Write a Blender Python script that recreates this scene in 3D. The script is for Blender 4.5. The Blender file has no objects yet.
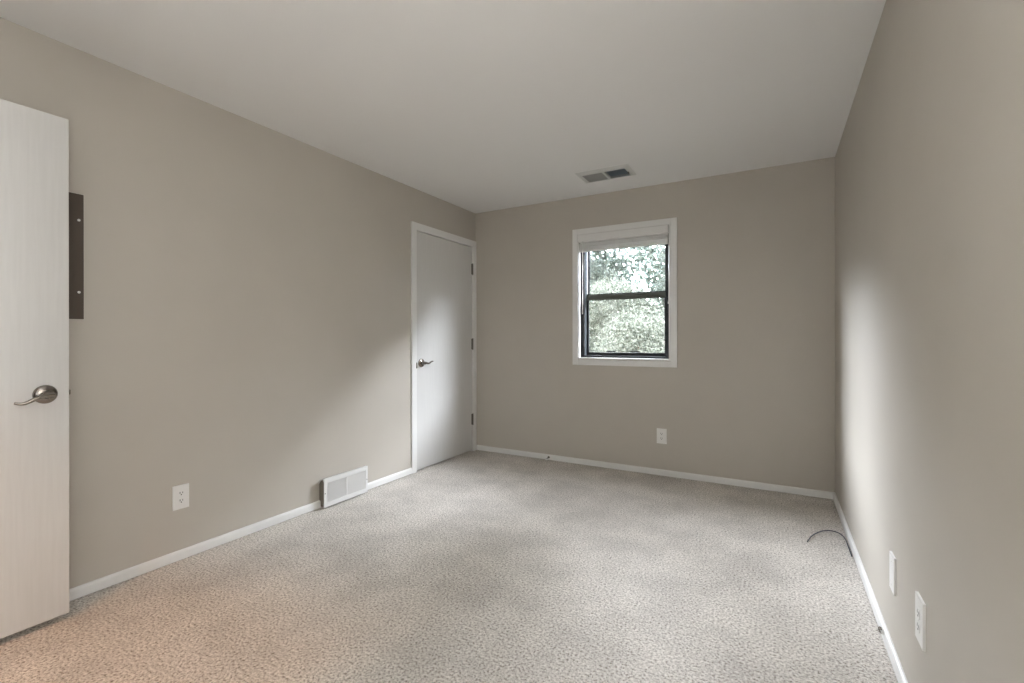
import bpy, bmesh, math, random
import numpy as np
from mathutils import Vector, Matrix

SC = bpy.context.scene
COL = SC.collection
R = math.radians

# ------------------------------------------------------------------ camera
F_PX, YAW, PITCH, ROLL = 468.02, R(29.402), R(-0.045), R(-0.063)
PPX, PPY, CAM_H = 512.21, 338.48, 1.1536
cam_data = bpy.data.cameras.new('camera')
cam_data.sensor_fit = 'HORIZONTAL'
cam_data.sensor_width = 36.0
cam_data.lens = F_PX * 36.0 / 1024.0
cam_data.shift_x = -(PPX - 512.0) / 1024.0
cam_data.shift_y = (PPY - 341.5) / 1024.0
cam_data.clip_start = 0.02
cam_data.clip_end = 300
camera = bpy.data.objects.new('camera', cam_data)
COL.objects.link(camera)
fwd = Vector((-math.sin(YAW) * math.cos(PITCH), math.cos(YAW) * math.cos(PITCH), math.sin(PITCH)))
rgt = Vector((math.cos(YAW), math.sin(YAW), 0))
upv = rgt.cross(fwd)
r2 = rgt * math.cos(ROLL) + upv * math.sin(ROLL)
u2 = -rgt * math.sin(ROLL) + upv * math.cos(ROLL)
camera.matrix_world = Matrix(((r2.x, u2.x, -fwd.x, 0), (r2.y, u2.y, -fwd.y, 0), (r2.z, u2.z, -fwd.z, CAM_H), (0, 0, 0, 1)))
SC.camera = camera

# ------------------------------------------------------------------ exposure
SC.view_settings.view_transform = 'Standard'
SC.view_settings.look = 'None'
SC.view_settings.gamma = 1.0
SC.view_settings.use_curve_mapping = False
SC.view_settings.exposure = 0.40

# ------------------------------------------------------------------ sky: bright hazy sky beyond the window, dim blue behind the house
SKY_FRONT, SKY_BACK = 138.0, 4.9
world = bpy.data.worlds.new('sky')
SC.world = world
world.use_nodes = True
wn, wl = world.node_tree.nodes, world.node_tree.links
wn.clear()
w_out = wn.new('ShaderNodeOutputWorld')
w_bg = wn.new('ShaderNodeBackground')
w_tc = wn.new('ShaderNodeTexCoord')
w_sep = wn.new('ShaderNodeSeparateXYZ')
w_map = wn.new('ShaderNodeMapRange')
w_map.interpolation_type = 'SMOOTHSTEP'
w_map.inputs['From Min'].default_value = 0.0
w_map.inputs['From Max'].default_value = 0.28
w_map.inputs['To Min'].default_value = SKY_BACK
w_map.inputs['To Max'].default_value = SKY_FRONT
wl.new(w_tc.outputs['Generated'], w_sep.inputs[0])
wl.new(w_sep.outputs['Y'], w_map.inputs['Value'])
w_abs = wn.new('ShaderNodeMath'); w_abs.operation = 'ABSOLUTE'
w_side = wn.new('ShaderNodeMapRange')            # sky strength raised to both sides to brighten the wall patches
w_side.inputs['From Min'].default_value = 0.45
w_side.inputs['From Max'].default_value = 0.85
w_side.inputs['To Min'].default_value = 0.95
w_side.inputs['To Max'].default_value = 1.15
w_mul = wn.new('ShaderNodeMath'); w_mul.operation = 'MULTIPLY'
wl.new(w_sep.outputs['X'], w_abs.inputs[0])
wl.new(w_abs.outputs[0], w_side.inputs['Value'])
wl.new(w_map.outputs[0], w_mul.inputs[0])
wl.new(w_side.outputs[0], w_mul.inputs[1])
w_zen = wn.new('ShaderNodeMapRange')             # hazy sky, brighter low down than overhead
w_zen.inputs['From Min'].default_value = 0.42
w_zen.inputs['From Max'].default_value = 0.78
w_zen.inputs['To Min'].default_value = 1.0
w_zen.inputs['To Max'].default_value = 0.09
w_mz = wn.new('ShaderNodeMath'); w_mz.operation = 'MULTIPLY'
wl.new(w_sep.outputs['Z'], w_zen.inputs['Value'])
wl.new(w_mul.outputs[0], w_mz.inputs[0])
wl.new(w_zen.outputs[0], w_mz.inputs[1])
wl.new(w_mz.outputs[0], w_bg.inputs['Strength'])
w_col = wn.new('ShaderNodeMix'); w_col.data_type = 'RGBA'    # cool sky beyond the trees, warmer light from the street side
w_cf = wn.new('ShaderNodeMapRange')
w_cf.inputs['From Min'].default_value = 0.0
w_cf.inputs['From Max'].default_value = 0.28
wl.new(w_sep.outputs['Y'], w_cf.inputs['Value'])
wl.new(w_cf.outputs[0], w_col.inputs[0])
w_col.inputs[6].default_value = (1.0, 0.95, 0.885, 1)
w_col.inputs[7].default_value = (0.86, 0.912, 1.0, 1)
wl.new(w_col.outputs[2], w_bg.inputs['Color'])
wl.new(w_bg.outputs[0], w_out.inputs['Surface'])

# ------------------------------------------------------------------ lamps
def lamp(name, kind, loc, energy, color, size=0.3, rot=None, size_y=None):
    d = bpy.data.lights.new(name, kind)
    d.energy = energy
    d.color = color
    if kind == 'AREA':
        d.shape = 'RECTANGLE' if size_y else 'DISK'
        d.size = size
        if size_y:
            d.size_y = size_y
    else:
        d.shadow_soft_size = size
    o = bpy.data.objects.new(name, d)
    COL.objects.link(o)
    o.location = loc
    if rot:
        o.rotation_euler = rot
    return o

hl = lamp('hall_downlight', 'SPOT', (-1.88, -0.50, 2.36), 72, (1.0, 0.37, 0.02), 0.05, (R(22), 0, R(2)))
hl.data.spot_size = R(56)
hl.data.spot_blend = 1.0

# ------------------------------------------------------------------ room measures (metres)
XL, XR, YB, YF, CH = -2.703, 0.3668, 4.026, -0.10, 2.44
WT = 0.15
WX0, WX1, WZ0, WZ1 = -1.566, -0.774, 0.977, 2.09       # window opening
DX0, DX1, DZ = -2.545, -1.735, 2.07                     # doorway in the front wall
CY0, CY1, CZ1 = 3.100, 3.968, 2.087                     # closet doorway in the left wall

# window portal, helps sampling the daylight
pt = lamp('window_daylight', 'AREA', ((WX0 + WX1) / 2, YB + 0.150, (WZ0 + WZ1) / 2), 1, (1, 1, 1), WX1 - WX0 + 0.01, (R(-90), 0, 0), WZ1 - WZ0 + 0.01)
pt.data.cycles.is_portal = True
# added fill window, unseen, in the right wall beside the viewer
SY0, SY1, SZ0, SZ1 = -0.02, 0.88, 0.95, 2.08
p2 = lamp('added_window_portal', 'AREA', (XR + WT + 0.004, (SY0 + SY1) / 2, (SZ0 + SZ1) / 2), 1, (1, 1, 1), SZ1 - SZ0 + 0.01, (0, R(90), 0), SY1 - SY0 + 0.01)
p2.data.cycles.is_portal = True

# ------------------------------------------------------------------ helpers
def put(name, bm, mat, parent=None, smooth=False):
    me = bpy.data.meshes.new(name)
    bmesh.ops.recalc_face_normals(bm, faces=bm.faces)
    bm.to_mesh(me)
    bm.free()
    if smooth:
        me.polygons.foreach_set('use_smooth', [True] * len(me.polygons))
    me.materials.append(mat)
    o = bpy.data.objects.new(name, me)
    COL.objects.link(o)
    if parent:
        o.parent = parent
        o.matrix_parent_inverse = parent.matrix_world.inverted()
    return o

def tag(o, label=None, cat=None, group=None, kind=None):
    if label: o['label'] = label
    if cat: o['category'] = cat
    if group: o['group'] = group
    if kind: o['kind'] = kind
    return o

def empty(name, loc, label=None, cat=None, group=None, kind=None):
    o = bpy.data.objects.new(name, None)
    COL.objects.link(o)
    o.location = loc
    o.matrix_world = Matrix.Translation(loc)
    o.empty_display_size = 0.05
    return tag(o, label, cat, group, kind)

def box(bm, x0, x1, y0, y1, z0, z1, bevel=0.0, seg=2):
    r = bmesh.ops.create_cube(bm, size=1.0)
    vs = r['verts']
    bmesh.ops.scale(bm, vec=(abs(x1 - x0), abs(y1 - y0), abs(z1 - z0)), verts=vs)
    bmesh.ops.translate(bm, vec=((x0 + x1) / 2, (y0 + y1) / 2, (z0 + z1) / 2), verts=vs)
    if bevel > 0:
        es = list({e for v in vs for e in v.link_edges})
        bmesh.ops.bevel(bm, geom=es, offset=bevel, segments=seg, affect='EDGES', profile=0.5)
    return vs

def newbox(*a, **k):
    bm = bmesh.new()
    box(bm, *a, **k)
    return bm

def prism(bm, prof, p0, p1, u, v):
    """extrude the closed 2D profile (a along u, b along v) from p0 to p1"""
    p0, p1, u, v = Vector(p0), Vector(p1), Vector(u), Vector(v)
    A = [bm.verts.new(p0 + u * a + v * b) for a, b in prof]
    B = [bm.verts.new(p1 + u * a + v * b) for a, b in prof]
    n = len(prof)
    for i in range(n):
        bm.faces.new((A[i], A[(i + 1) % n], B[(i + 1) % n], B[i]))
    bm.faces.new(A[::-1])
    bm.faces.new(B)

def tube(bm, pts, rad, n=10, flat=1.0, flat_axis=None):
    """swept round (or flattened) bar through pts; rad a number or a list"""
    pts = [Vector(p) for p in pts]
    if not isinstance(rad, (list, tuple)):
        rad = [rad] * len(pts)
    rings = []
    ref = Vector((0, 0, 1)) if flat_axis is None else Vector(flat_axis)
    for i, p in enumerate(pts):
        t = (pts[min(i + 1, len(pts) - 1)] - pts[max(i - 1, 0)]).normalized()
        a = ref - t * ref.dot(t)
        if a.length < 1e-3:
            a = Vector((1, 0, 0)) - t * t.x
        a.normalize()
        b = t.cross(a)
        rings.append([bm.verts.new(p + (a * math.cos(2 * math.pi * k / n) * flat + b * math.sin(2 * math.pi * k / n)) * rad[i]) for k in range(n)])
    for i in range(len(rings) - 1):
        for k in range(n):
            bm.faces.new((rings[i][k], rings[i][(k + 1) % n], rings[i + 1][(k + 1) % n], rings[i + 1][k]))
    bm.faces.new(rings[0][::-1])
    bm.faces.new(rings[-1])

def lathe(bm, prof, centre, axis, n=32):
    """revolve prof [(radius, height)] about axis at centre"""
    c, ax = Vector(centre), Vector(axis).normalized()
    a = ax.orthogonal().normalized()
    b = ax.cross(a)
    rings = []
    for r, hgt in prof:
        if r < 1e-6:
            rings.append([bm.verts.new(c + ax * hgt)])
        else:
            rings.append([bm.verts.new(c + ax * hgt + (a * math.cos(2 * math.pi * k / n) + b * math.sin(2 * math.pi * k / n)) * r) for k in range(n)])
    for i in range(len(rings) - 1):
        P, Q = rings[i], rings[i + 1]
        for k in range(n):
            k2 = (k + 1) % n
            if len(P) == 1:
                bm.faces.new((P[0], Q[k], Q[k2]))
            elif len(Q) == 1:
                bm.faces.new((P[k], Q[0], P[k2]))
            else:
                bm.faces.new((P[k], Q[k], Q[k2], P[k2]))

def curve_pts(ctrl, n=8):
    """Catmull-Rom through control points"""
    c = [Vector(p) for p in ctrl]
    c = [c[0] * 2 - c[1]] + c + [c[-1] * 2 - c[-2]]
    out = []
    for i in range(1, len(c) - 2):
        for k in range(n):
            t = k / n
            out.append(0.5 * (2 * c[i] + (c[i + 1] - c[i - 1]) * t + (2 * c[i - 1] - 5 * c[i] + 4 * c[i + 1] - c[i + 2]) * t * t + (3 * c[i] - c[i - 1] - 3 * c[i + 1] + c[i + 2]) * t ** 3))
    out.append(c[-2])
    return out

# ------------------------------------------------------------------ materials
def mat(name, color, rough=0.6, metal=0.0, spec=0.5):
    m = bpy.data.materials.new(name)
    m.use_nodes = True
    b = m.node_tree.nodes['Principled BSDF']
    b.inputs['Base Color'].default_value = (*color, 1)
    b.inputs['Roughness'].default_value = rough
    b.inputs['Metallic'].default_value = metal
    b.inputs['Specular IOR Level'].default_value = spec
    return m

def add_noise_bump(m, scale, strength, dist=0.002, detail=4, stretch=None):
    n, l = m.node_tree.nodes, m.node_tree.links
    b = n['Principled BSDF']
    tc = n.new('ShaderNodeTexCoord')
    tx = n.new('ShaderNodeTexNoise')
    tx.inputs['Scale'].default_value = scale
    tx.inputs['Detail'].default_value = detail
    if stretch:
        mp = n.new('ShaderNodeMapping')
        mp.inputs['Scale'].default_value = stretch
        l.new(tc.outputs['Object'], mp.inputs[0])
        l.new(mp.outputs[0], tx.inputs['Vector'])
    else:
        l.new(tc.outputs['Object'], tx.inputs['Vector'])
    bp = n.new('ShaderNodeBump')
    bp.inputs['Strength'].default_value = strength
    bp.inputs['Distance'].default_value = dist
    l.new(tx.outputs['Fac'], bp.inputs['Height'])
    l.new(bp.outputs[0], b.inputs['Normal'])
    return tx

def tint_noise(m, c0, c1, scale, detail=5, stretch=None, lo=0.35, hi=0.65):
    n, l = m.node_tree.nodes, m.node_tree.links
    b = n['Principled BSDF']
    tc = n.new('ShaderNodeTexCoord')
    tx = n.new('ShaderNodeTexNoise')
    tx.inputs['Scale'].default_value = scale
    tx.inputs['Detail'].default_value = detail
    mp = n.new('ShaderNodeMapping')
    if stretch:
        mp.inputs['Scale'].default_value = stretch
    l.new(tc.outputs['Object'], mp.inputs[0])
    l.new(mp.outputs[0], tx.inputs['Vector'])
    cr = n.new('ShaderNodeValToRGB')
    cr.color_ramp.elements[0].position = lo
    cr.color_ramp.elements[1].position = hi
    cr.color_ramp.elements[0].color = (*c0, 1)
    cr.color_ramp.elements[1].color = (*c1, 1)
    l.new(tx.outputs['Fac'], cr.inputs[0])
    l.new(cr.outputs[0], b.inputs['Base Color'])

WALL_C = (0.480, 0.4455, 0.393)
M = {}
M['wall'] = mat('greige_wall_paint', WALL_C, 0.55, spec=0.3)
tint_noise(M['wall'], [c * 0.985 for c in WALL_C], [c * 1.015 for c in WALL_C], 3.0)
add_noise_bump(M['wall'], 260, 0.12, 0.001)
M['ceiling'] = mat('white_ceiling_paint', (0.81, 0.80, 0.785), 0.9, spec=0.2)
add_noise_bump(M['ceiling'], 140, 0.25, 0.002)
M['trim'] = mat('white_trim_paint', (0.74, 0.735, 0.715), 0.4)
add_noise_bump(M['trim'], 90, 0.05, 0.001)
M['door'] = mat('white_painted_door', (0.62, 0.61, 0.59), 0.42)
tint_noise(M['door'], (0.608, 0.598, 0.578), (0.632, 0.622, 0.602), 6, 6, (14, 14, 0.7))
add_noise_bump(M['door'], 9, 0.2, 0.001, 8, (16, 16, 0.8))
M['door_edge_dark'] = mat('shadow_gap', (0.05, 0.045, 0.04), 0.9)
M['nickel'] = mat('brushed_nickel', (0.26, 0.235, 0.21), 0.24, 1.0)
M['steel'] = mat('hinge_steel', (0.16, 0.15, 0.135), 0.4, 1.0)
M['plastic'] = mat('white_plastic', (0.78, 0.77, 0.75), 0.35)
M['slot'] = mat('dark_slot', (0.015, 0.014, 0.013), 0.8)
M['reg'] = mat('white_enamel_register', (0.72, 0.715, 0.70), 0.45)
M['reg_side'] = mat('shaded_register_inside', (0.21, 0.185, 0.155), 0.6)  # dark tone puts the shade inside the open register into the colour
M['vent'] = mat('white_enamel_vent', (0.62, 0.62, 0.60), 0.45)
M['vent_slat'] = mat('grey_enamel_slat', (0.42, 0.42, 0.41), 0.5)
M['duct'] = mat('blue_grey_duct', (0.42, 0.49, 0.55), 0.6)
M['panel'] = mat('brown_panel_metal', (0.088, 0.070, 0.056), 0.6, 0.0, 0.2)
add_noise_bump(M['panel'], 120, 0.1, 0.001)
M['caulk'] = mat('paint_edge', (0.55, 0.52, 0.47), 0.7)
M['black'] = mat('black_window_metal', (0.020, 0.021, 0.022), 0.6, spec=0.15)
M['dkgrey'] = mat('skylit_frame_side', (0.032, 0.037, 0.041), 0.65, spec=0.12)  # black frame metal, lightened for the sky light on its inner side
M['rail'] = mat('olive_grey_rail', (0.105, 0.112, 0.095), 0.55, spec=0.2)
M['blind'] = mat('white_blind', (0.74, 0.73, 0.71), 0.5)
M['cord'] = mat('white_cord', (0.80, 0.79, 0.77), 0.6)
M['cable'] = mat('dark_blue_cable', (0.035, 0.038, 0.065), 0.5)
M['rubber'] = mat('dark_rubber', (0.04, 0.035, 0.03), 0.8)
M['bark'] = mat('brown_bark', (0.07, 0.055, 0.04), 0.9)
tint_noise(M['bark'], (0.04, 0.032, 0.025), (0.10, 0.08, 0.06), 8, 6, (4, 4, 1))

# glass: thin sheet, mostly clear
g = bpy.data.materials.new('window_glass')
g.use_nodes = True
gn, gl = g.node_tree.nodes, g.node_tree.links
gn.clear()
go = gn.new('ShaderNodeOutputMaterial')
gm = gn.new('ShaderNodeMixShader')
gt = gn.new('ShaderNodeBsdfTransparent')
gt.inputs[0].default_value = (0.96, 0.965, 0.965, 1)
gg = gn.new('ShaderNodeBsdfGlossy')
gg.inputs['Roughness'].default_value = 0.02
ggeo = gn.new('ShaderNodeNewGeometry')               # two-sided Schlick reflectance
gdot = gn.new('ShaderNodeVectorMath'); gdot.operation = 'DOT_PRODUCT'
gl.new(ggeo.outputs['Incoming'], gdot.inputs[0]); gl.new(ggeo.outputs['Normal'], gdot.inputs[1])
def gmath(op, a, b=None):
    q = gn.new('ShaderNodeMath'); q.operation = op
    for i, v in enumerate((a, b)):
        if v is None: continue
        if isinstance(v, (int, float)): q.inputs[i].default_value = v
        else: gl.new(v, q.inputs[i])
    return q.outputs[0]
gfac = gmath('ADD', gmath('MULTIPLY', gmath('POWER', gmath('SUBTRACT', 1.0, gmath('ABSOLUTE', gdot.outputs['Value'])), 5.0), 0.96), 0.04)
gl.new(gfac, gm.inputs[0])
gl.new(gt.outputs[0], gm.inputs[1])
gl.new(gg.outputs[0], gm.inputs[2])
gl.new(gm.outputs[0], go.inputs[0])
M['glass'] = g

# carpet: heathered cut pile, shade between tufts darkened in colour, brushed patches
cp = mat('beige_cut_pile_carpet', (0.45, 0.41, 0.37), 0.95, spec=0.1)
n, l = cp.node_tree.nodes, cp.node_tree.links
bs = n['Principled BSDF']
tc = n.new('ShaderNodeTexCoord')
def noise(scale, detail, rough=0.6):
    t = n.new('ShaderNodeTexNoise')
    t.inputs['Scale'].default_value = scale
    t.inputs['Detail'].default_value = detail
    t.inputs['Roughness'].default_value = rough
    l.new(tc.outputs['Object'], t.inputs['Vector'])
    return t
def ramp(src, stops):
    r = n.new('ShaderNodeValToRGB')
    e = r.color_ramp.elements
    e[0].position, e[0].color = stops[0][0], (*stops[0][1], 1)
    e[1].position, e[1].color = stops[1][0], (*stops[1][1], 1)
    for p, c in stops[2:]:
        x = e.new(p); x.color = (*c, 1)
    l.new(src, r.inputs[0])
    return r
def mul(a, b, fac=1.0):
    m = n.new('ShaderNodeMix')
    m.data_type = 'RGBA'; m.blend_type = 'MULTIPLY'
    m.inputs[0].default_value = fac
    l.new(a, m.inputs[6]); l.new(b, m.inputs[7])
    return m
fib = noise(105, 4, 0.7)
fr = ramp(fib.outputs['Fac'], [(0.34, (0.20, 0.168, 0.135)), (0.62, (0.91, 0.862, 0.805)), (0.46, (0.615, 0.57, 0.517))])
pat = noise(3.2, 4, 0.6)
pr = ramp(pat.outputs['Fac'], [(0.36, (0.82, 0.82, 0.82)), (0.62, (1.0, 1.0, 1.0))])
mx = mul(fr.outputs[0], pr.outputs[0])
l.new(mx.outputs[2], bs.inputs['Base Color'])
bpn = n.new('ShaderNodeBump')
bpn.inputs['Strength'].default_value = 0.9
bpn.inputs['Distance'].default_value = 0.008
l.new(fib.outputs['Fac'], bpn.inputs['Height'])
l.new(bpn.outputs[0], bs.inputs['Normal'])
M['carpet'] = cp

# ------------------------------------------------------------------ room shell
def struct(name, bm, m, label, cat):
    return tag(put(name, bm, m), label, cat, kind='structure')

struct('floor', newbox(XL - WT, XR + WT, YF - WT, YB + WT, -0.12, 0.0), M['carpet'], 'beige speckled cut-pile carpet covering the whole floor', 'floor')

VX0, VX1, VY0, VY1 = -1.345, -0.980, 3.475, 3.675       # ceiling vent throat
bm = bmesh.new()
box(bm, XL - WT, VX0, YF - WT, YB + WT, CH, CH + 0.25)
box(bm, VX1, XR + WT, YF - WT, YB + WT, CH, CH + 0.25)
box(bm, VX0, VX1, YF - WT, VY0, CH, CH + 0.25)
box(bm, VX0, VX1, VY1, YB + WT, CH, CH + 0.25)
struct('ceiling', bm, M['ceiling'], 'plain off-white painted ceiling over the room', 'ceiling')

bm = bmesh.new()
box(bm, XL - WT, XL, YF - WT, CY0, 0, CH)
box(bm, XL - WT, XL, CY1, YB + WT, 0, CH)
box(bm, XL - WT, XL, CY0, CY1, CZ1, CH)
box(bm, XL - WT - 0.02, XL - 0.10, CY0 - 0.05, CY1 + 0.05, 0, CZ1 + 0.05)
struct('wall_left', bm, M['wall'], 'long greige wall with the closed door and the floor register', 'wall')

bm = bmesh.new()
box(bm, XR, XR + WT, SY1, YB + WT, 0, CH)
box(bm, XR, XR + WT, YF - WT, SY0, 0, CH)
box(bm, XR, XR + WT, SY0, SY1, 0, SZ0)
box(bm, XR, XR + WT, SY0, SY1, SZ1, CH)
struct('wall_right', bm, M['wall'], 'blank greige wall along the right side with two low cover plates', 'wall')

bm = bmesh.new()
box(bm, XL, WX0, YB, YB + 0.146, 0, CH)
box(bm, WX1, XR, YB, YB + 0.146, 0, CH)
box(bm, WX0, WX1, YB, YB + 0.146, 0, WZ0)
box(bm, WX0, WX1, YB, YB + 0.146, WZ1, CH)
struct('wall_back', bm, M['wall'], 'greige end wall that holds the window', 'wall')

bm = bmesh.new()
box(bm, XL, DX0, YF - WT, YF, 0, CH)
box(bm, DX1, XR, YF - WT, YF, 0, CH)
box(bm, DX0, DX1, YF - WT, YF, DZ, CH)
struct('wall_front', bm, M['wall'], 'greige wall behind the viewer with the doorway to the hall', 'wall')

# unseen hall, added beyond the doorway to bring light in
HX0, HX1, HY0 = -3.4, -0.6, -1.6
struct('added_hall_floor', newbox(HX0, HX1, HY0, YF - WT, -0.12, 0), M['carpet'], 'beige carpet of the added hall beyond the doorway', 'floor')
struct('added_hall_ceiling', newbox(HX0, HX1, HY0, YF - WT, CH, CH + 0.2), M['ceiling'], 'white ceiling of the added hall beyond the doorway', 'ceiling')
bm = bmesh.new()
box(bm, HX0 - 0.1, HX0, HY0 - 0.1, YF - WT, 0, CH)
box(bm, HX1, HX1 + 0.1, HY0 - 0.1, YF - WT, 0, CH)
box(bm, HX0, HX1, HY0 - 0.1, HY0, 0, CH)
box(bm, HX0, XL - WT, YF - WT, YF - WT + 0.1, 0, CH)
struct('added_hall_walls', bm, M['wall'], 'greige walls of the added hall beyond the doorway', 'wall')

# baseboards (chamfered top)
BH, BT = 0.054, 0.013
BPROF = [(0, 0.005), (BT, 0.005), (BT, BH - 0.012), (BT - 0.003, BH - 0.004), (0.005, BH), (0, BH)]
REG0, REG1 = 2.122, 2.508
CAS_L = 3.043
bm = bmesh.new(); prism(bm, BPROF, (XL, YF, 0), (XL, REG0 + 0.006, 0), (1, 0, 0), (0, 0, 1))
struct('baseboard_left', bm, M['trim'], 'white baseboard on the left wall, from the open door to the register', 'baseboard')
bm = bmesh.new(); prism(bm, BPROF, (XL, REG1 - 0.01, 0), (XL, CAS_L, 0), (1, 0, 0), (0, 0, 1))
struct('baseboard_left_short', bm, M['trim'], 'short white baseboard piece between the register and the closed door', 'baseboard')
bm = bmesh.new(); prism(bm, BPROF, (XL + 0.02, YB, 0), (XR, YB, 0), (0, -1, 0), (0, 0, 1))
struct('baseboard_back', bm, M['trim'], 'white baseboard under the window along the end wall', 'baseboard')
bm = bmesh.new(); prism(bm, BPROF, (XR, YB - BT, 0), (XR, YF, 0), (-1, 0, 0), (0, 0, 1))
struct('baseboard_right', bm, M['trim'], 'white baseboard along the right wall', 'baseboard')

# ------------------------------------------------------------------ handles
def lever_handle(parent, cx, cy, cz, nx, dy, drop, length, wave):
    """lever on a door face at (cx, cy, cz), pointing into +x*nx, lever along dy"""
    bm = bmesh.new()
    lathe(bm, [(0.0165, 0), (0.0160, 0.026), (0.0135, 0.034), (0.0125, 0.053), (0, 0.054)], (cx, cy, cz), (nx, 0, 0), 24)
    o = cx + nx * 0.046
    ctrl = [(o, cy - dy * 0.014, cz + 0.001), (o + nx * 0.004, cy + dy * 0.012, cz), (o + nx * 0.008, cy + dy * length * 0.4, cz + wave[0]),
            (o + nx * 0.008, cy + dy * length * 0.75, cz + wave[1]), (o + nx * 0.004, cy + dy * length, cz + wave[2])]
    pts = curve_pts(ctrl, 8)
    rr = []
    for i in range(len(pts)):
        t = i / (len(pts) - 1)
        rr.append(0.0125 * (1 - t) + 0.0058 * t if 0.03 < t < 0.98 else (0.008 if t <= 0.03 else 0.0045))
    tube(bm, pts, rr, 14, 0.85, (0, 0, 1))
    hd = put('door_handle', bm, M['nickel'], parent, True)
    tag(hd, 'brushed nickel lever handle')
    bm = bmesh.new()
    lathe(bm, [(0.0372, 0), (0.0372, 0.004), (0.0355, 0.0095), (0.030, 0.0135), (0.020, 0.016), (0.0125, 0.0165)], (cx, cy, cz), (nx, 0, 0), 48)
    put('rosette', bm, M['nickel'], hd, True)
    return hd

# ------------------------------------------------------------------ door_1: closed door in the left wall
d1 = empty('door_1', (XL, (CY0 + CY1) / 2, 0), 'closed white flush door with a lever handle in the far left corner', 'door', kind='structure')
bm = bmesh.new()
cx0, cx1 = XL - 0.002, XL + 0.014
for y0, y1, z0, z1 in ((CAS_L, CY0 + 0.004, 0, 2.148), (CY1 - 0.004, YB - 0.001, 0, 2.148)):
    box(bm, cx0, cx1, y0, y1, z0, z1, 0.0025)
box(bm, cx0, cx1, CY0, CY1, CZ1 - 0.004, 2.148, 0.0025)
put('casing', bm, M['trim'], d1)
bm = bmesh.new()
box(bm, XL - 0.10, XL - 0.001, CY0, CY0 + 0.003, 0, CZ1)
box(bm, XL - 0.10, XL - 0.001, CY1 - 0.003, CY1, 0, CZ1)
box(bm, XL - 0.10, XL - 0.001, CY0, CY1, CZ1 - 0.003, CZ1)
put('jamb', bm, M['trim'], d1)
SLX = XL + 0.001
put('door_slab', newbox(SLX - 0.035, SLX, CY0 + 0.0075, CY1 - 0.0065, 0.012, CZ1 - 0.008, bevel=0.0015), M['door'], d1)
lever_handle(d1, SLX, 3.172, 0.938, 1, 1, 0, 0.105, (-0.004, 0.010, 0.011))
for zc in (1.857, 1.094, 0.327):
    bm = bmesh.new()
    lathe(bm, [(0, -0.056), (0.0065, -0.056), (0.0065, 0.056), (0, 0.056)], (SLX + 0.0065, CY1 - 0.003, zc), (0, 0, 1), 14)
    lathe(bm, [(0, -0.0605), (0.0045, -0.059), (0.0052, -0.056), (0.0052, 0.056), (0.0045, 0.059), (0, 0.0605)], (SLX + 0.0065, CY1 - 0.003, zc), (0, 0, 1), 12)
    box(bm, SLX - 0.002, SLX + 0.0015, CY1 - 0.022, CY1 - 0.003, zc - 0.054, zc + 0.054)
    put('hinge', bm, M['steel'], d1)
bm = newbox(XL + 0.0125, XL + 0.0155, CY0 - 0.006, CY0 + 0.006, 0.895, 0.945, bevel=0.001)
put('strike_plate', bm, M['nickel'], d1)

# ------------------------------------------------------------------ door_2: open door against the left wall
d2 = empty('door_2', (-2.54, -0.02, 0), 'open white woodgrain door swung back along the left wall', 'door', kind='structure')
DFX = -2.535
put('door_slab', newbox(DFX - 0.035, DFX, -0.02, 0.783, 0.027, 2.055, bevel=0.0015), M['door'], d2)
lever_handle(d2, DFX, 0.710, 0.932, 1, -1, 0, 0.100, (-0.010, -0.025, -0.021))
bm = bmesh.new()
box(bm, DFX - 0.030, DFX - 0.005, 0.7815, 0.7842, 0.905, 0.960)
box(bm, DFX - 0.024, DFX - 0.011, 0.783, 0.791, 0.922, 0.943, 0.002)
put('latch_plate', bm, M['nickel'], d2)
for zc in (1.85, 1.08, 0.31):
    bm = bmesh.new()
    lathe(bm, [(0, -0.05), (0.0065, -0.05), (0.0065, 0.05), (0, 0.05)], (DFX - 0.041, -0.024, zc), (0, 0, 1), 14)
    put('hinge', bm, M['steel'], d2)
# casing of the hall doorway
bm = bmesh.new()
for x0, x1, z0, z1 in ((DX0 - 0.057, DX0, 0, DZ + 0.057), (DX1, DX1 + 0.057, 0, DZ + 0.057), (DX0, DX1, DZ, DZ + 0.057)):
    box(bm, x0, x1, YF, YF + 0.014, z0, z1, 0.002)
struct('trim_1', bm, M['trim'], 'white casing around the doorway behind the viewer', 'trim')

# ------------------------------------------------------------------ window_1
w1 = empty('window_1', ((WX0 + WX1) / 2, YB, WZ0), 'single-hung black framed window with a white casing in the end wall', 'window', kind='structure')
def frame_boxes(bm, x0, x1, z0, z1, w, y0, y1, bevel=0.0, wl_=None, wt_=None, wb_=None, wr_=None):
    a, b, c, d = wl_ or w, wr_ or w, wt_ or w, wb_ or w
    box(bm, x0, x0 + a, y0, y1, z0, z1, bevel)
    box(bm, x1 - b, x1, y0, y1, z0, z1, bevel)
    box(bm, x0 + a, x1 - b, y0, y1, z1 - c, z1, bevel)
    box(bm, x0 + a, x1 - b, y0, y1, z0, z0 + d, bevel)
bm = bmesh.new()
frame_boxes(bm, -1.627, -0.709, 0.909, 2.146, 0.050, YB - 0.013, YB + 0.002, 0.0022)
put('casing', bm, M['trim'], w1)
bm = bmesh.new()
frame_boxes(bm, WX0 - 0.013, WX1 + 0.013, WZ0 - 0.014, WZ1 + 0.008, 0.0135, YB - 0.007, YB + 0.040, 0.001, wt_=0.008, wb_=0.014)
put('jamb', bm, M['trim'], w1)
FY0, FY1 = YB + 0.040, YB + 0.146
bm = bmesh.new()
frame_boxes(bm, WX0, WX1, WZ0, WZ1, 0.036, FY0, FY0 + 0.022, 0.0015, wb_=0.018)
put('frame', bm, M['black'], w1)
bm = bmesh.new()
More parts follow.
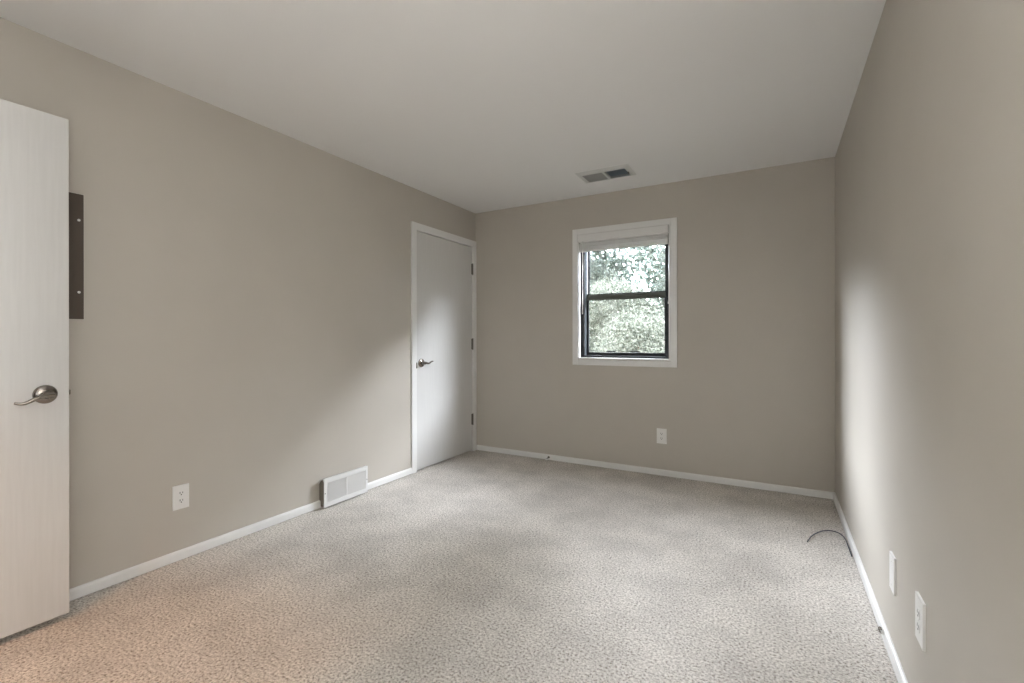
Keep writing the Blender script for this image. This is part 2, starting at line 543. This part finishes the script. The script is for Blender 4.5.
frame_boxes(bm, WX0, WX1, WZ0, WZ1, 0.037, FY0 + 0.022, FY1, 0.0, wb_=0.019)
put('side_track', bm, M['dkgrey'], w1)
IX0, IX1 = WX0 + 0.037, WX1 - 0.037
# lower sash (inner track)
SY = YB + 0.098
bm = bmesh.new()
frame_boxes(bm, IX0, IX1, 0.995, 1.552, 0.018, SY, SY + 0.022, 0.0015, wt_=0.052, wb_=0.028)
ls = put('lower_sash', bm, M['black'], w1)
put('window_pane', newbox(IX0 + 0.016, IX1 - 0.016, SY + 0.010, SY + 0.013, 1.02, 1.503), M['glass'], ls)
bm = bmesh.new()
for x0, x1 in ((-1.338, -1.255), (-1.123, -1.038)):
    box(bm, x0, x1, SY - 0.010, SY, 1.026, 1.032, 0.0015)
    box(bm, x0, x1, SY - 0.010, SY - 0.007, 1.026, 1.038, 0.001)
put('finger_lift', bm, M['black'], ls)
bm = newbox(-1.226, -0.90, SY - 0.010, SY - 0.003, 1.524, 1.536, bevel=0.001)
box(bm, -1.395, -1.226, SY - 0.010, SY - 0.003, 1.512, 1.520, 0.001)
put('pull_rail', bm, M['rail'], ls)
put('meeting_rail', newbox(IX0 + 0.004, IX1 - 0.004, SY - 0.004, SY + 0.004, 1.503, 1.549, bevel=0.002), M['rail'], ls)
# upper sash (outer track)
UY = YB + 0.121
bm = bmesh.new()
frame_boxes(bm, IX0, IX1, 1.515, WZ1 - 0.03, 0.018, UY, UY + 0.022, 0.0015, wb_=0.045)
us = put('upper_sash', bm, M['black'], w1)
put('window_pane', newbox(IX0 + 0.016, IX1 - 0.016, UY + 0.010, UY + 0.013, 1.55, WZ1 - 0.045), M['glass'], us)
bm = bmesh.new()
for x in (WX0 + 0.0395, ):
    box(bm, x - 0.002, x + 0.0015, SY + 0.002, SY + 0.020, 1.56, WZ1 - 0.04)
put('track_strip', bm, M['trim'], us)

# ------------------------------------------------------------------ added_window: unseen, added beside the viewer to fill the room with light
w2 = empty('added_window', (XR, (SY0 + SY1) / 2, SZ0), 'plain unseen window added in the right wall to fill the room with light', 'window', kind='structure')
bm = bmesh.new()
for y0, y1, z0, z1 in ((SY0 - 0.05, SY0, SZ0 - 0.05, SZ1 + 0.05), (SY1, SY1 + 0.05, SZ0 - 0.05, SZ1 + 0.05), (SY0, SY1, SZ1, SZ1 + 0.05), (SY0, SY1, SZ0 - 0.05, SZ0)):
    box(bm, XR - 0.013, XR + 0.001, y0, y1, z0, z1, 0.002)
put('casing', bm, M['trim'], w2)
bm = bmesh.new()
for y0, y1, z0, z1 in ((SY0, SY0 + 0.035, SZ0, SZ1), (SY1 - 0.035, SY1, SZ0, SZ1), (SY0, SY1, SZ1 - 0.035, SZ1), (SY0, SY1, SZ0, SZ0 + 0.035), (SY0, SY1, 1.5, 1.54)):
    box(bm, XR + 0.07, XR + 0.12, y0, y1, z0, z1)
put('frame', bm, M['black'], w2)
put('window_pane', newbox(XR + 0.094, XR + 0.097, SY0 + 0.02, SY1 - 0.02, SZ0 + 0.02, SZ1 - 0.02), M['glass'], w2)

# ------------------------------------------------------------------ raised mini blind
bl = empty('window_blind', ((WX0 + WX1) / 2, YB, 2.0), 'raised white horizontal blind with a valance at the top of the window', 'blind')
VXa, VXb = WX0 + 0.0, WX1 - 0.004
bm = bmesh.new()
VPROF = [(0, 0), (0.004, 0), (0.010, 0.008), (0.010, 0.066), (0.006, 0.075), (0, 0.075)]
prism(bm, VPROF, (VXa - 0.006, YB - 0.010, 2.021), (VXb + 0.004, YB - 0.010, 2.021), (0, -1, 0), (0, 0, 1))
put('valance', bm, M['blind'], bl)
put('headrail', newbox(VXa + 0.004, VXb - 0.004, YB - 0.008, YB + 0.035, 2.045, 2.085, bevel=0.002), M['blind'], bl)
put('end_bracket', newbox(VXb + 0.001, VXb + 0.0035, YB - 0.022, YB + 0.03, 2.032, 2.088), M['steel'], bl)
bm = bmesh.new()
rnd = random.Random(4)
for k in range(8):
    z = 1.958 + k * 0.0102
    t = 0.0035 + rnd.uniform(-0.001, 0.001)
    yo = rnd.uniform(-0.0015, 0.0015)
    prism(bm, [(-0.0135, 0), (0, t), (0.0135, 0), (0.0135, 0.0055), (0, t + 0.0055), (-0.0135, 0.0055)], (VXa + 0.008, YB + 0.012 + yo, z), (VXb - 0.006, YB + 0.012 + yo, z + rnd.uniform(-0.001, 0.001)), (0, 1, 0), (0, 0, 1))
put('slat_stack', bm, M['blind'], bl)
put('bottom_rail', newbox(VXa + 0.006, VXb - 0.004, YB - 0.003, YB + 0.026, 1.938, 1.955, bevel=0.003), M['blind'], bl)
bm = bmesh.new()
tube(bm, [(-1.527, YB - 0.016, 2.03), (-1.527, YB - 0.017, 1.7), (-1.528, YB - 0.017, 1.37)], 0.0045, 8)
put('tilt_wand', bm, M['cord'], bl, True)
bm = bmesh.new()
tube(bm, [(-0.772, YB - 0.014, 2.02), (-0.772, YB - 0.016, 1.75), (-0.773, YB - 0.016, 1.46)], 0.003, 8)
lathe(bm, [(0, 0), (0.006, 0.002), (0.007, 0.012), (0.003, 0.03), (0, 0.03)], (-0.773, YB - 0.016, 1.435), (0, 0, 1), 12)
put('lift_cord', bm, M['cord'], bl, True)

# ------------------------------------------------------------------ wall plates
def outlet(name, loc, nrm, w, h, label, cat, group=None, ducts=(0.0,), t=0.0065, cover_only=False):
    """plate on a wall at loc (centre), nrm = inward wall normal (+x, -x or -y)"""
    loc, nrm = Vector(loc), Vector(nrm)
    side = Vector((0, 0, 1)).cross(nrm)
    root = empty(name, loc, label, cat, group)
    Mx = Matrix((( side.x, 0, nrm.x, loc.x), (side.y, 0, nrm.y, loc.y), (side.z, 1, nrm.z, loc.z), (0, 0, 0, 1)))
    def fin(nm, bm, m, par=root, smooth=False):
        bm.transform(Mx)
        return put(nm, bm, m, par, smooth)
    bm = bmesh.new()
    vs = box(bm, -w / 2, w / 2, -h / 2, h / 2, 0, t)
    top = [e for e in bm.edges if all(v.co.z > t - 1e-5 for v in e.verts)]
    bmesh.ops.bevel(bm, geom=top, offset=0.0016, segments=2, affect='EDGES', profile=0.6)
    fin('cover_plate', bm, M['plastic'])
    if cover_only:
        for sx in (0.0, ):
            for sy in (-0.042, 0.042):
                scr = bmesh.new()
                lathe(scr, [(0, 0.0015), (0.003, 0.001), (0.0034, 0)], (sx, sy, t), (0, 0, 1), 12)
                fin('screw', scr, M['plastic'])
        return root
    for dx in ducts:
        scr = bmesh.new()
        lathe(scr, [(0, 0.0012), (0.0028, 0.0008), (0.0032, 0)], (dx, 0, t), (0, 0, 1), 12)
        for sz in (-0.0195, 0.0195):
            bm = bmesh.new()
            n_ = 28
            pts = []
            for k in range(n_):
                a = 2 * math.pi * k / n_
                pts.append((max(-0.0145, min(0.0145, 0.0172 * math.cos(a))), max(-0.0135, min(0.0135, 0.0172 * math.sin(a)))))
            prism(bm, pts, (dx, sz, t - 0.001), (dx, sz, t + 0.0018), (1, 0, 0), (0, 1, 0))
            rc = fin('receptacle', bm, M['plastic'])
            bm = bmesh.new()
            box(bm, dx - 0.0078, dx - 0.0048, sz - 0.001, sz + 0.0085, t + 0.0005, t + 0.0021)
            box(bm, dx + 0.0048, dx + 0.0076, sz - 0.001, sz + 0.0075, t + 0.0005, t + 0.0021)
            lathe(bm, [(0.003, 0), (0.003, 0.0016), (0, 0.0016)], (dx, sz - 0.0068, t + 0.0005), (0, 0, 1), 12)
            fin('slot', bm, M['slot'], rc)
        fin('screw', scr, M['plastic'])
    return root

outlet('wall_outlet', (XL, 1.275, 0.329), (1, 0, 0), 0.077, 0.124, 'white duplex outlet low on the left wall between the open door and the register', 'outlet')
outlet('wall_outlet', (-0.833, YB, 0.333), (0, -1, 0), 0.080, 0.126, 'small white duplex outlet on the end wall below the window', 'outlet')
outlet('blank_plate', (XR, 2.123, 0.3135), (-1, 0, 0), 0.074, 0.129, 'blank white cover plate on the right wall, farther of the two plates', 'cover plate', t=0.0075, cover_only=True)
outlet('wall_outlet', (XR, 1.756, 0.3365), (-1, 0, 0), 0.082, 0.132, 'white plate with outlet sockets on the right wall, nearer than the blank plate', 'outlet', t=0.0075)

# ------------------------------------------------------------------ floor register (baseboard diffuser)
rg = empty('floor_register', (XL, (REG0 + REG1) / 2, 0), 'white baseboard register with two grilles, standing at the foot of the left wall', 'register')
RX = XL + 0.053
for y0, y1 in ((REG0 + 0.004, REG0 + 0.0055), (REG1 - 0.0075, REG1 - 0.006)):
    bm = bmesh.new()
    prism(bm, [(0, 0.015), (0.045, 0.015), (0.045, 0.175), (0.030, 0.196), (0.014, 0.186), (0, 0.168)], (XL, y0, 0), (XL, y1, 0), (1, 0, 0), (0, 0, 1))
    put('end_panel', bm, M['reg_side'], rg)  # dark panel stands in for the shaded open end
bm = bmesh.new()
prism(bm, [(0, 0.168), (0.014, 0.186), (0.030, 0.1965), (0.049, 0.2005), (0.049, 0.203), (0.029, 0.2), (0.012, 0.189), (0, 0.172)], (XL, REG0 - 0.003, 0), (XL, REG1, 0), (1, 0, 0), (0, 0, 1))
put('top_flange', bm, M['reg'], rg)
put('duct_box', newbox(XL + 0.001, XL + 0.030, REG0 + 0.012, REG1 - 0.012, 0.01, 0.165), M['reg_side'], rg)
bm = bmesh.new()
rz0, rz1 = 0.010, 0.203
ym = (REG0 + REG1) / 2 - 0.002
for y0, y1, z0, z1 in ((REG0, REG0 + 0.026, rz0, rz1), (REG1 - 0.022, REG1, rz0, rz1), (REG0 + 0.026, REG1 - 0.022, rz1 - 0.030, rz1), (REG0 + 0.026, REG1 - 0.022, rz0, rz0 + 0.030), (ym - 0.004, ym + 0.004, rz0 + 0.030, rz1 - 0.030)):
    box(bm, RX - 0.006, RX, y0, y1, z0, z1, 0.0012)
put('face_frame', bm, M['reg'], rg)
for s, (y0, y1) in enumerate(((REG0 + 0.026, ym - 0.004), (ym + 0.004, REG1 - 0.022))):
    bm = bmesh.new()
    # fine bars leaning apart left and right, over slim horizontal ties
    nb = 26
    z0, z1 = rz0 + 0.030, rz1 - 0.030
    for k in range(nb):
        yy = y0 + (k + 0.5) * (y1 - y0) / nb
        d_ = 0.0014 if s == 0 else -0.0014
        prism(bm, [(-0.011, -0.0017 + d_), (-0.003, -0.0017 - d_), (-0.003, 0.0017 - d_), (-0.011, 0.0017 + d_)], (RX, yy, z0), (RX, yy, z1), (1, 0, 0), (0, 1, 0))
    for k in range(16):
        zz = z0 + (k + 0.5) * (z1 - z0) / 16
        box(bm, RX - 0.0125, RX - 0.0055, y0, y1, zz - 0.0028, zz + 0.0028)
    put('grille', bm, M['reg'], rg)
for yy in (REG0 + 0.008, REG1 - 0.008):
    bm = bmesh.new()
    lathe(bm, [(0, 0.0022), (0.003, 0.0016), (0.004, 0)], (RX, yy, 0.105), (1, 0, 0), 12)
    put('screw', bm, M['steel'], rg)

# ------------------------------------------------------------------ ceiling vent
cv = empty('ceiling_vent', (-1.163, 3.56, CH), 'white ceiling air vent with one light and one dark louvre bank, above the window', 'vent')
bm = bmesh.new()
fx0, fx1, fy0, fy1 = -1.370, -0.955, 3.430, 3.688
def flange(bm, x0, x1, y0, y1, ix0, ix1, iy0, iy1):
    o0 = [(x0, y0), (x1, y0), (x1, y1), (x0, y1)]
    i0 = [(ix0, iy0), (ix1, iy0), (ix1, iy1), (ix0, iy1)]
    zO, zI, zT = CH - 0.002, CH - 0.010, CH + 0.012
    A = [bm.verts.new((*p, CH)) for p in o0]
    B = [bm.verts.new((*p, zO)) for p in o0]
    C_ = [bm.verts.new((p[0] + (ix0 - x0) * (0.55 if p[0] < (x0 + x1) / 2 else -0.55), p[1] + (iy0 - y0) * (0.55 if p[1] < (y0 + y1) / 2 else -0.55), zI)) for p in o0]
    D_ = [bm.verts.new((*p, zI)) for p in i0]
    E_ = [bm.verts.new((*p, zT)) for p in i0]
    for P, Q in ((A, B), (B, C_), (C_, D_), (D_, E_)):
        for k in range(4):
            bm.faces.new((P[k], P[(k + 1) % 4], Q[(k + 1) % 4], Q[k]))
flange(bm, fx0, fx1, fy0, fy1, -1.332, -0.993, 3.487, 3.668)
box(bm, -1.172, -1.154, 3.485, 3.670, CH - 0.010, CH + 0.012)
put('vent_frame', bm, M['vent'], cv)
bm = bmesh.new()
def slats(bm, x0, x1, n_, lean):
    for k in range(n_):
        xx = x0 + (k + 0.5) * (x1 - x0) / n_
        prism(bm, [(-lean * 0.010, -0.009), (-lean * 0.0085, -0.009), (lean * 0.010, 0.011), (lean * 0.0085, 0.011)] if lean > 0 else
              [(0.010, -0.009), (0.0085, -0.009), (-0.010, 0.011), (-0.0085, 0.011)], (xx, 3.487, CH), (xx, 3.668, CH), (1, 0, 0), (0, 0, 1))
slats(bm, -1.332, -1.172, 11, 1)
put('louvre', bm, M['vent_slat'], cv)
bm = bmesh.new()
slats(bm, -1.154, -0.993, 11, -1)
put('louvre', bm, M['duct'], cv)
bm = bmesh.new()
box(bm, VX0 + 0.001, VX1 - 0.001, VY0 + 0.001, VY1 - 0.001, CH + 0.20, CH + 0.21)
for a in ((VX0 + 0.001, VX0 + 0.003, VY0 + 0.001, VY1 - 0.001), (VX1 - 0.003, VX1 - 0.001, VY0 + 0.001, VY1 - 0.001), (VX0 + 0.003, VX1 - 0.003, VY0 + 0.001, VY0 + 0.003), (VX0 + 0.003, VX1 - 0.003, VY1 - 0.003, VY1 - 0.001)):
    box(bm, *a, CH + 0.012, CH + 0.20)
put('duct', bm, M['duct'], cv)
bm = bmesh.new()
box(bm, -0.989, -0.984, 3.565, 3.590, CH - 0.022, CH - 0.009, 0.001)
put('damper_lever', bm, M['steel'], cv)

# ------------------------------------------------------------------ electrical panel half hidden by the open door
ep = empty('electrical_panel', (XL, 0.70, 1.24), 'dark brown metal panel cover on the left wall, half hidden behind the open door', 'electrical panel')
put('paint_edge', newbox(XL, XL + 0.0015, 0.497, 0.8865, 1.237, 1.7985), M['caulk'], ep)
bm = newbox(XL + 0.0015, XL + 0.0085, 0.50, 0.883, 1.240, 1.795, bevel=0.0015)
put('cover_plate', bm, M['panel'], ep)
put('panel_door', newbox(XL + 0.0085, XL + 0.0125, 0.54, 0.842, 1.285, 1.750, bevel=0.0012), M['panel'], ep)
for z in (1.679, 1.359):
    bm = bmesh.new()
    lathe(bm, [(0.0055, 0), (0.0052, 0.002), (0.003, 0.0034), (0, 0.0036)], (XL + 0.0085, 0.866, z), (1, 0, 0), 16)
    put('screw', bm, M['plastic'], ep, True)

# ------------------------------------------------------------------ loose cable on the carpet
bm = bmesh.new()
ctrl = [(0.154, 3.113, 0.006), (0.181, 3.212, 0.007), (0.226, 3.298, 0.009), (0.264, 3.336, 0.010), (0.300, 3.338, 0.011), (0.328, 3.305, 0.012), (0.343, 3.24, 0.010), (0.346, 3.13, 0.006), (0.347, 3.02, 0.005)]
tube(bm, curve_pts(ctrl, 6), 0.0028, 8)
tag(put('cable', bm, M['cable'], None, True), 'thin dark blue cable curling over the carpet by the right baseboard', 'cable')

# ------------------------------------------------------------------ door stop on the back baseboard
ds = empty('door_stop', (-1.868, YB - BT, 0.030), 'small metal door stop on the baseboard of the end wall near the closed door', 'door stop')
bm = bmesh.new()
lathe(bm, [(0.011, 0), (0.010, 0.004), (0.005, 0.006), (0.0045, 0.050), (0, 0.050)], (-1.868, YB - BT, 0.030), (0.0, -1, -0.12), 16)
put('rod', bm, M['steel'], ds, True)
bm = bmesh.new()
lathe(bm, [(0, 0), (0.0085, 0), (0.0085, 0.012), (0.006, 0.017), (0, 0.018)], (-1.868, YB - BT - 0.047, 0.0245), (0.0, -1, -0.12), 16)
put('tip', bm, M['plastic'], ds, True)

# small clip on the right baseboard
cs = empty('cable_clip', (XR - BT, 2.235, 0.036), 'tiny metal clip on the right baseboard below the blank cover plate', 'clip')
put('clip_base', newbox(XR - BT - 0.006, XR - BT + 0.001, 2.222, 2.250, 0.034, 0.047, bevel=0.0015), M['plastic'], cs)
for yy in (2.229, 2.243):
    bm = bmesh.new()
    tube(bm, curve_pts([(XR - BT - 0.004, yy, 0.046), (XR - BT - 0.010, yy, 0.050), (XR - BT - 0.013, yy, 0.040), (XR - BT - 0.005, yy, 0.033)], 4), 0.0022, 7)
    put('prong', bm, M['nickel'], cs, True)

# ------------------------------------------------------------------ outdoors
gm_ = mat('lawn', (0.035, 0.055, 0.02), 0.95)
tint_noise(gm_, (0.02, 0.035, 0.012), (0.05, 0.07, 0.03), 2.0)
GZ = -2.9
struct('ground', newbox(-45, 45, YB + 0.5, 60, GZ - 0.2, GZ), gm_, 'green lawn outside, below the window', 'ground')

def leaf_mat(name, c0, c1, trans=0.35):
    m = mat(name, c0, 0.9, spec=0.0)
    nn, ll = m.node_tree.nodes, m.node_tree.links
    b = nn['Principled BSDF']
    gi = nn.new('ShaderNodeNewGeometry')
    cr = nn.new('ShaderNodeValToRGB')
    cr.color_ramp.elements[0].color = (*c0, 1)
    cr.color_ramp.elements[1].color = (*c1, 1)
    ll.new(gi.outputs['Random Per Island'], cr.inputs[0])
    ll.new(cr.outputs[0], b.inputs['Base Color'])
    tr = nn.new('ShaderNodeBsdfTranslucent')
    ll.new(cr.outputs[0], tr.inputs['Color'])
    mx = nn.new('ShaderNodeMixShader')
    mx.inputs[0].default_value = trans
    ll.new(b.outputs[0], mx.inputs[1])
    ll.new(tr.outputs[0], mx.inputs[2])
    ll.new(mx.outputs[0], nn['Material Output'].inputs['Surface'])
    return m

LA = leaf_mat('blue_green_leaves', (0.13, 0.157, 0.143), (0.33, 0.375, 0.345))
LB = leaf_mat('yellow_green_leaves', (0.10, 0.115, 0.10), (0.33, 0.36, 0.315))

def leaves_mesh(name, blobs, n, size, seed, m):
    """n pointed leaves spread over the outer shells of ellipsoid blobs (centre, radii)"""
    rng = np.random.default_rng(seed)
    vol = np.array([b[1][0] * b[1][1] + b[1][1] * b[1][2] + b[1][0] * b[1][2] for b in blobs])
    idx = rng.choice(len(blobs), n, p=vol / vol.sum())
    c = np.array([b[0] for b in blobs])[idx]
    r = np.array([b[1] for b in blobs])[idx]
    d = rng.normal(size=(n, 3)); d /= np.linalg.norm(d, axis=1)[:, None]
    rad = rng.uniform(0.45, 1.0, n) ** 0.5
    P = c + r * d * rad[:, None] + rng.normal(size=(n, 3)) * 0.05
    a = rng.normal(size=(n, 3)); a[:, 2] -= 0.5
    a /= np.linalg.norm(a, axis=1)[:, None]
    b = np.cross(a, rng.normal(size=(n, 3))); b /= np.linalg.norm(b, axis=1)[:, None]
    nrm = np.cross(a, b)
    s = size * rng.uniform(0.6, 1.35, n)[:, None]
    v = np.stack([P - a * s, P + b * s * 0.48 + nrm * s * 0.12, P + a * s * 1.1, P - b * s * 0.48 + nrm * s * 0.12], axis=1).reshape(-1, 3)
    me = bpy.data.meshes.new(name)
    me.vertices.add(4 * n)
    me.vertices.foreach_set('co', v.astype(np.float32).ravel())
    me.loops.add(4 * n)
    me.loops.foreach_set('vertex_index', np.arange(4 * n, dtype=np.int32))
    me.polygons.add(n)
    me.polygons.foreach_set('loop_start', (np.arange(n) * 4).astype(np.int32))
    me.update(calc_edges=True)
    me.materials.append(m)
    return me

def crown(rng, cx, cy, z0, z1, rad, nb):
    out = []
    for k in range(nb):
        t = rng.random()
        z = z0 + (z1 - z0) * t
        w = rad * math.sin(math.pi * (0.12 + 0.80 * t)) ** 0.7
        a, q = rng.uniform(0, 2 * math.pi), math.sqrt(rng.random()) * w * 0.75
        br = rad * rng.uniform(0.25, 0.45)
        out.append(((cx + q * math.cos(a), cy + q * math.sin(a), z), (br, br, br * rng.uniform(0.6, 0.9))))
    return out

def tree(name, loc, z0, z1, rad, n, size, seed, m, label, cat='tree', group='trees outside the window'):
    x, y = loc
    root = empty(name, (x, y, GZ), label, cat, group)
    rng = random.Random(seed)
    blobs = crown(rng, x, y, z0, z1, rad, 34)
    me = leaves_mesh('foliage', blobs, n, size, seed, m)
    o = bpy.data.objects.new('foliage', me)
    COL.objects.link(o); o.parent = root; o.matrix_parent_inverse = root.matrix_world.inverted()
    bm = bmesh.new()
    top = z0 + (z1 - z0) * 0.7
    tube(bm, curve_pts([(x, y, GZ - 0.05), (x + 0.05, y, (GZ + z0) / 2), (x - 0.04, y + 0.05, z0), (x, y, top)], 5), [0.14 * rad / 2.0 * (1 - 0.8 * i / 15) for i in range(16)], 10)
    for c, r_ in blobs[::2]:
        zb = GZ + 0.45 * (c[2] - GZ)
        tube(bm, [(x, y, max(zb, GZ + 0.4)), ((x + c[0]) / 2, (y + c[1]) / 2, (max(zb, GZ + 0.4) + c[2]) / 2 + 0.1), c], [0.05 * rad / 2, 0.035 * rad / 2, 0.012], 6)
    put('trunk', bm, M['bark'], root, True)
    return root

TREES = [
    # (x, y, z0, z1, radius, leaves, leaf size, material, name, label)
    (-5.0, 11.2, -0.8, 7.5, 1.75, 180000, 0.029, LA, 'leafy_tree', 'blue-green leafy tree filling the upper left of the window view'),
    (-1.0, 10.6, -1.8, 8.0, 1.75, 190000, 0.029, LA, 'leafy_tree', 'tall leafy tree at the right of the window view, right of the white sky gap'),
    (-2.1, 7.9, -2.5, 1.85, 1.65, 170000, 0.0225, LB, 'leafy_bush', 'pale yellow-green bush filling the lower pane of the window'),
]
for i, (x, y, z0, z1, rad, n_, sz, m, nm, lab) in enumerate(TREES):
    tree(nm, (x, y), z0, z1, rad, n_, sz, 11 + i, m, lab, 'bush' if 'bush' in nm else 'tree')
# uncountable woodland left and right of the view
rng = random.Random(77)
SKYLINE = [(-80, 16), (-60, 18), (-45, 17), (-30, 18), (-16, 24), (-8, 32), (0, 36), (20, 35), (30, 32), (40, 29), (50, 25), (60, 20), (70, 16), (80, 11)]
blobs = []
while len(blobs) < 520:
    az = rng.uniform(-80, 80)
    e = np.interp(az, [p[0] for p in SKYLINE], [p[1] for p in SKYLINE])
    dist = 11 + 6 * abs(az) / 75 + rng.uniform(-0.8, 1.2)
    x, y = -1.17 + dist * math.sin(R(az)), YB + dist * math.cos(R(az))
    top = 1.4 + dist * math.tan(R(e)) - 1.0
    z = rng.uniform(-2.2, max(top, -2.0))
    if -4.4 < x < -3.0 and 3.0 < z < 4.4 and y > 12:
        continue
    blobs.append(((x, y, z), (1.35, 1.1, 1.1)))
o = bpy.data.objects.new('woodland', leaves_mesh('woodland', blobs, 560000, 0.085, 5, LA))
COL.objects.link(o)
tag(o, 'dense woodland foliage beyond the nearer trees outside the window', 'foliage', kind='stuff')
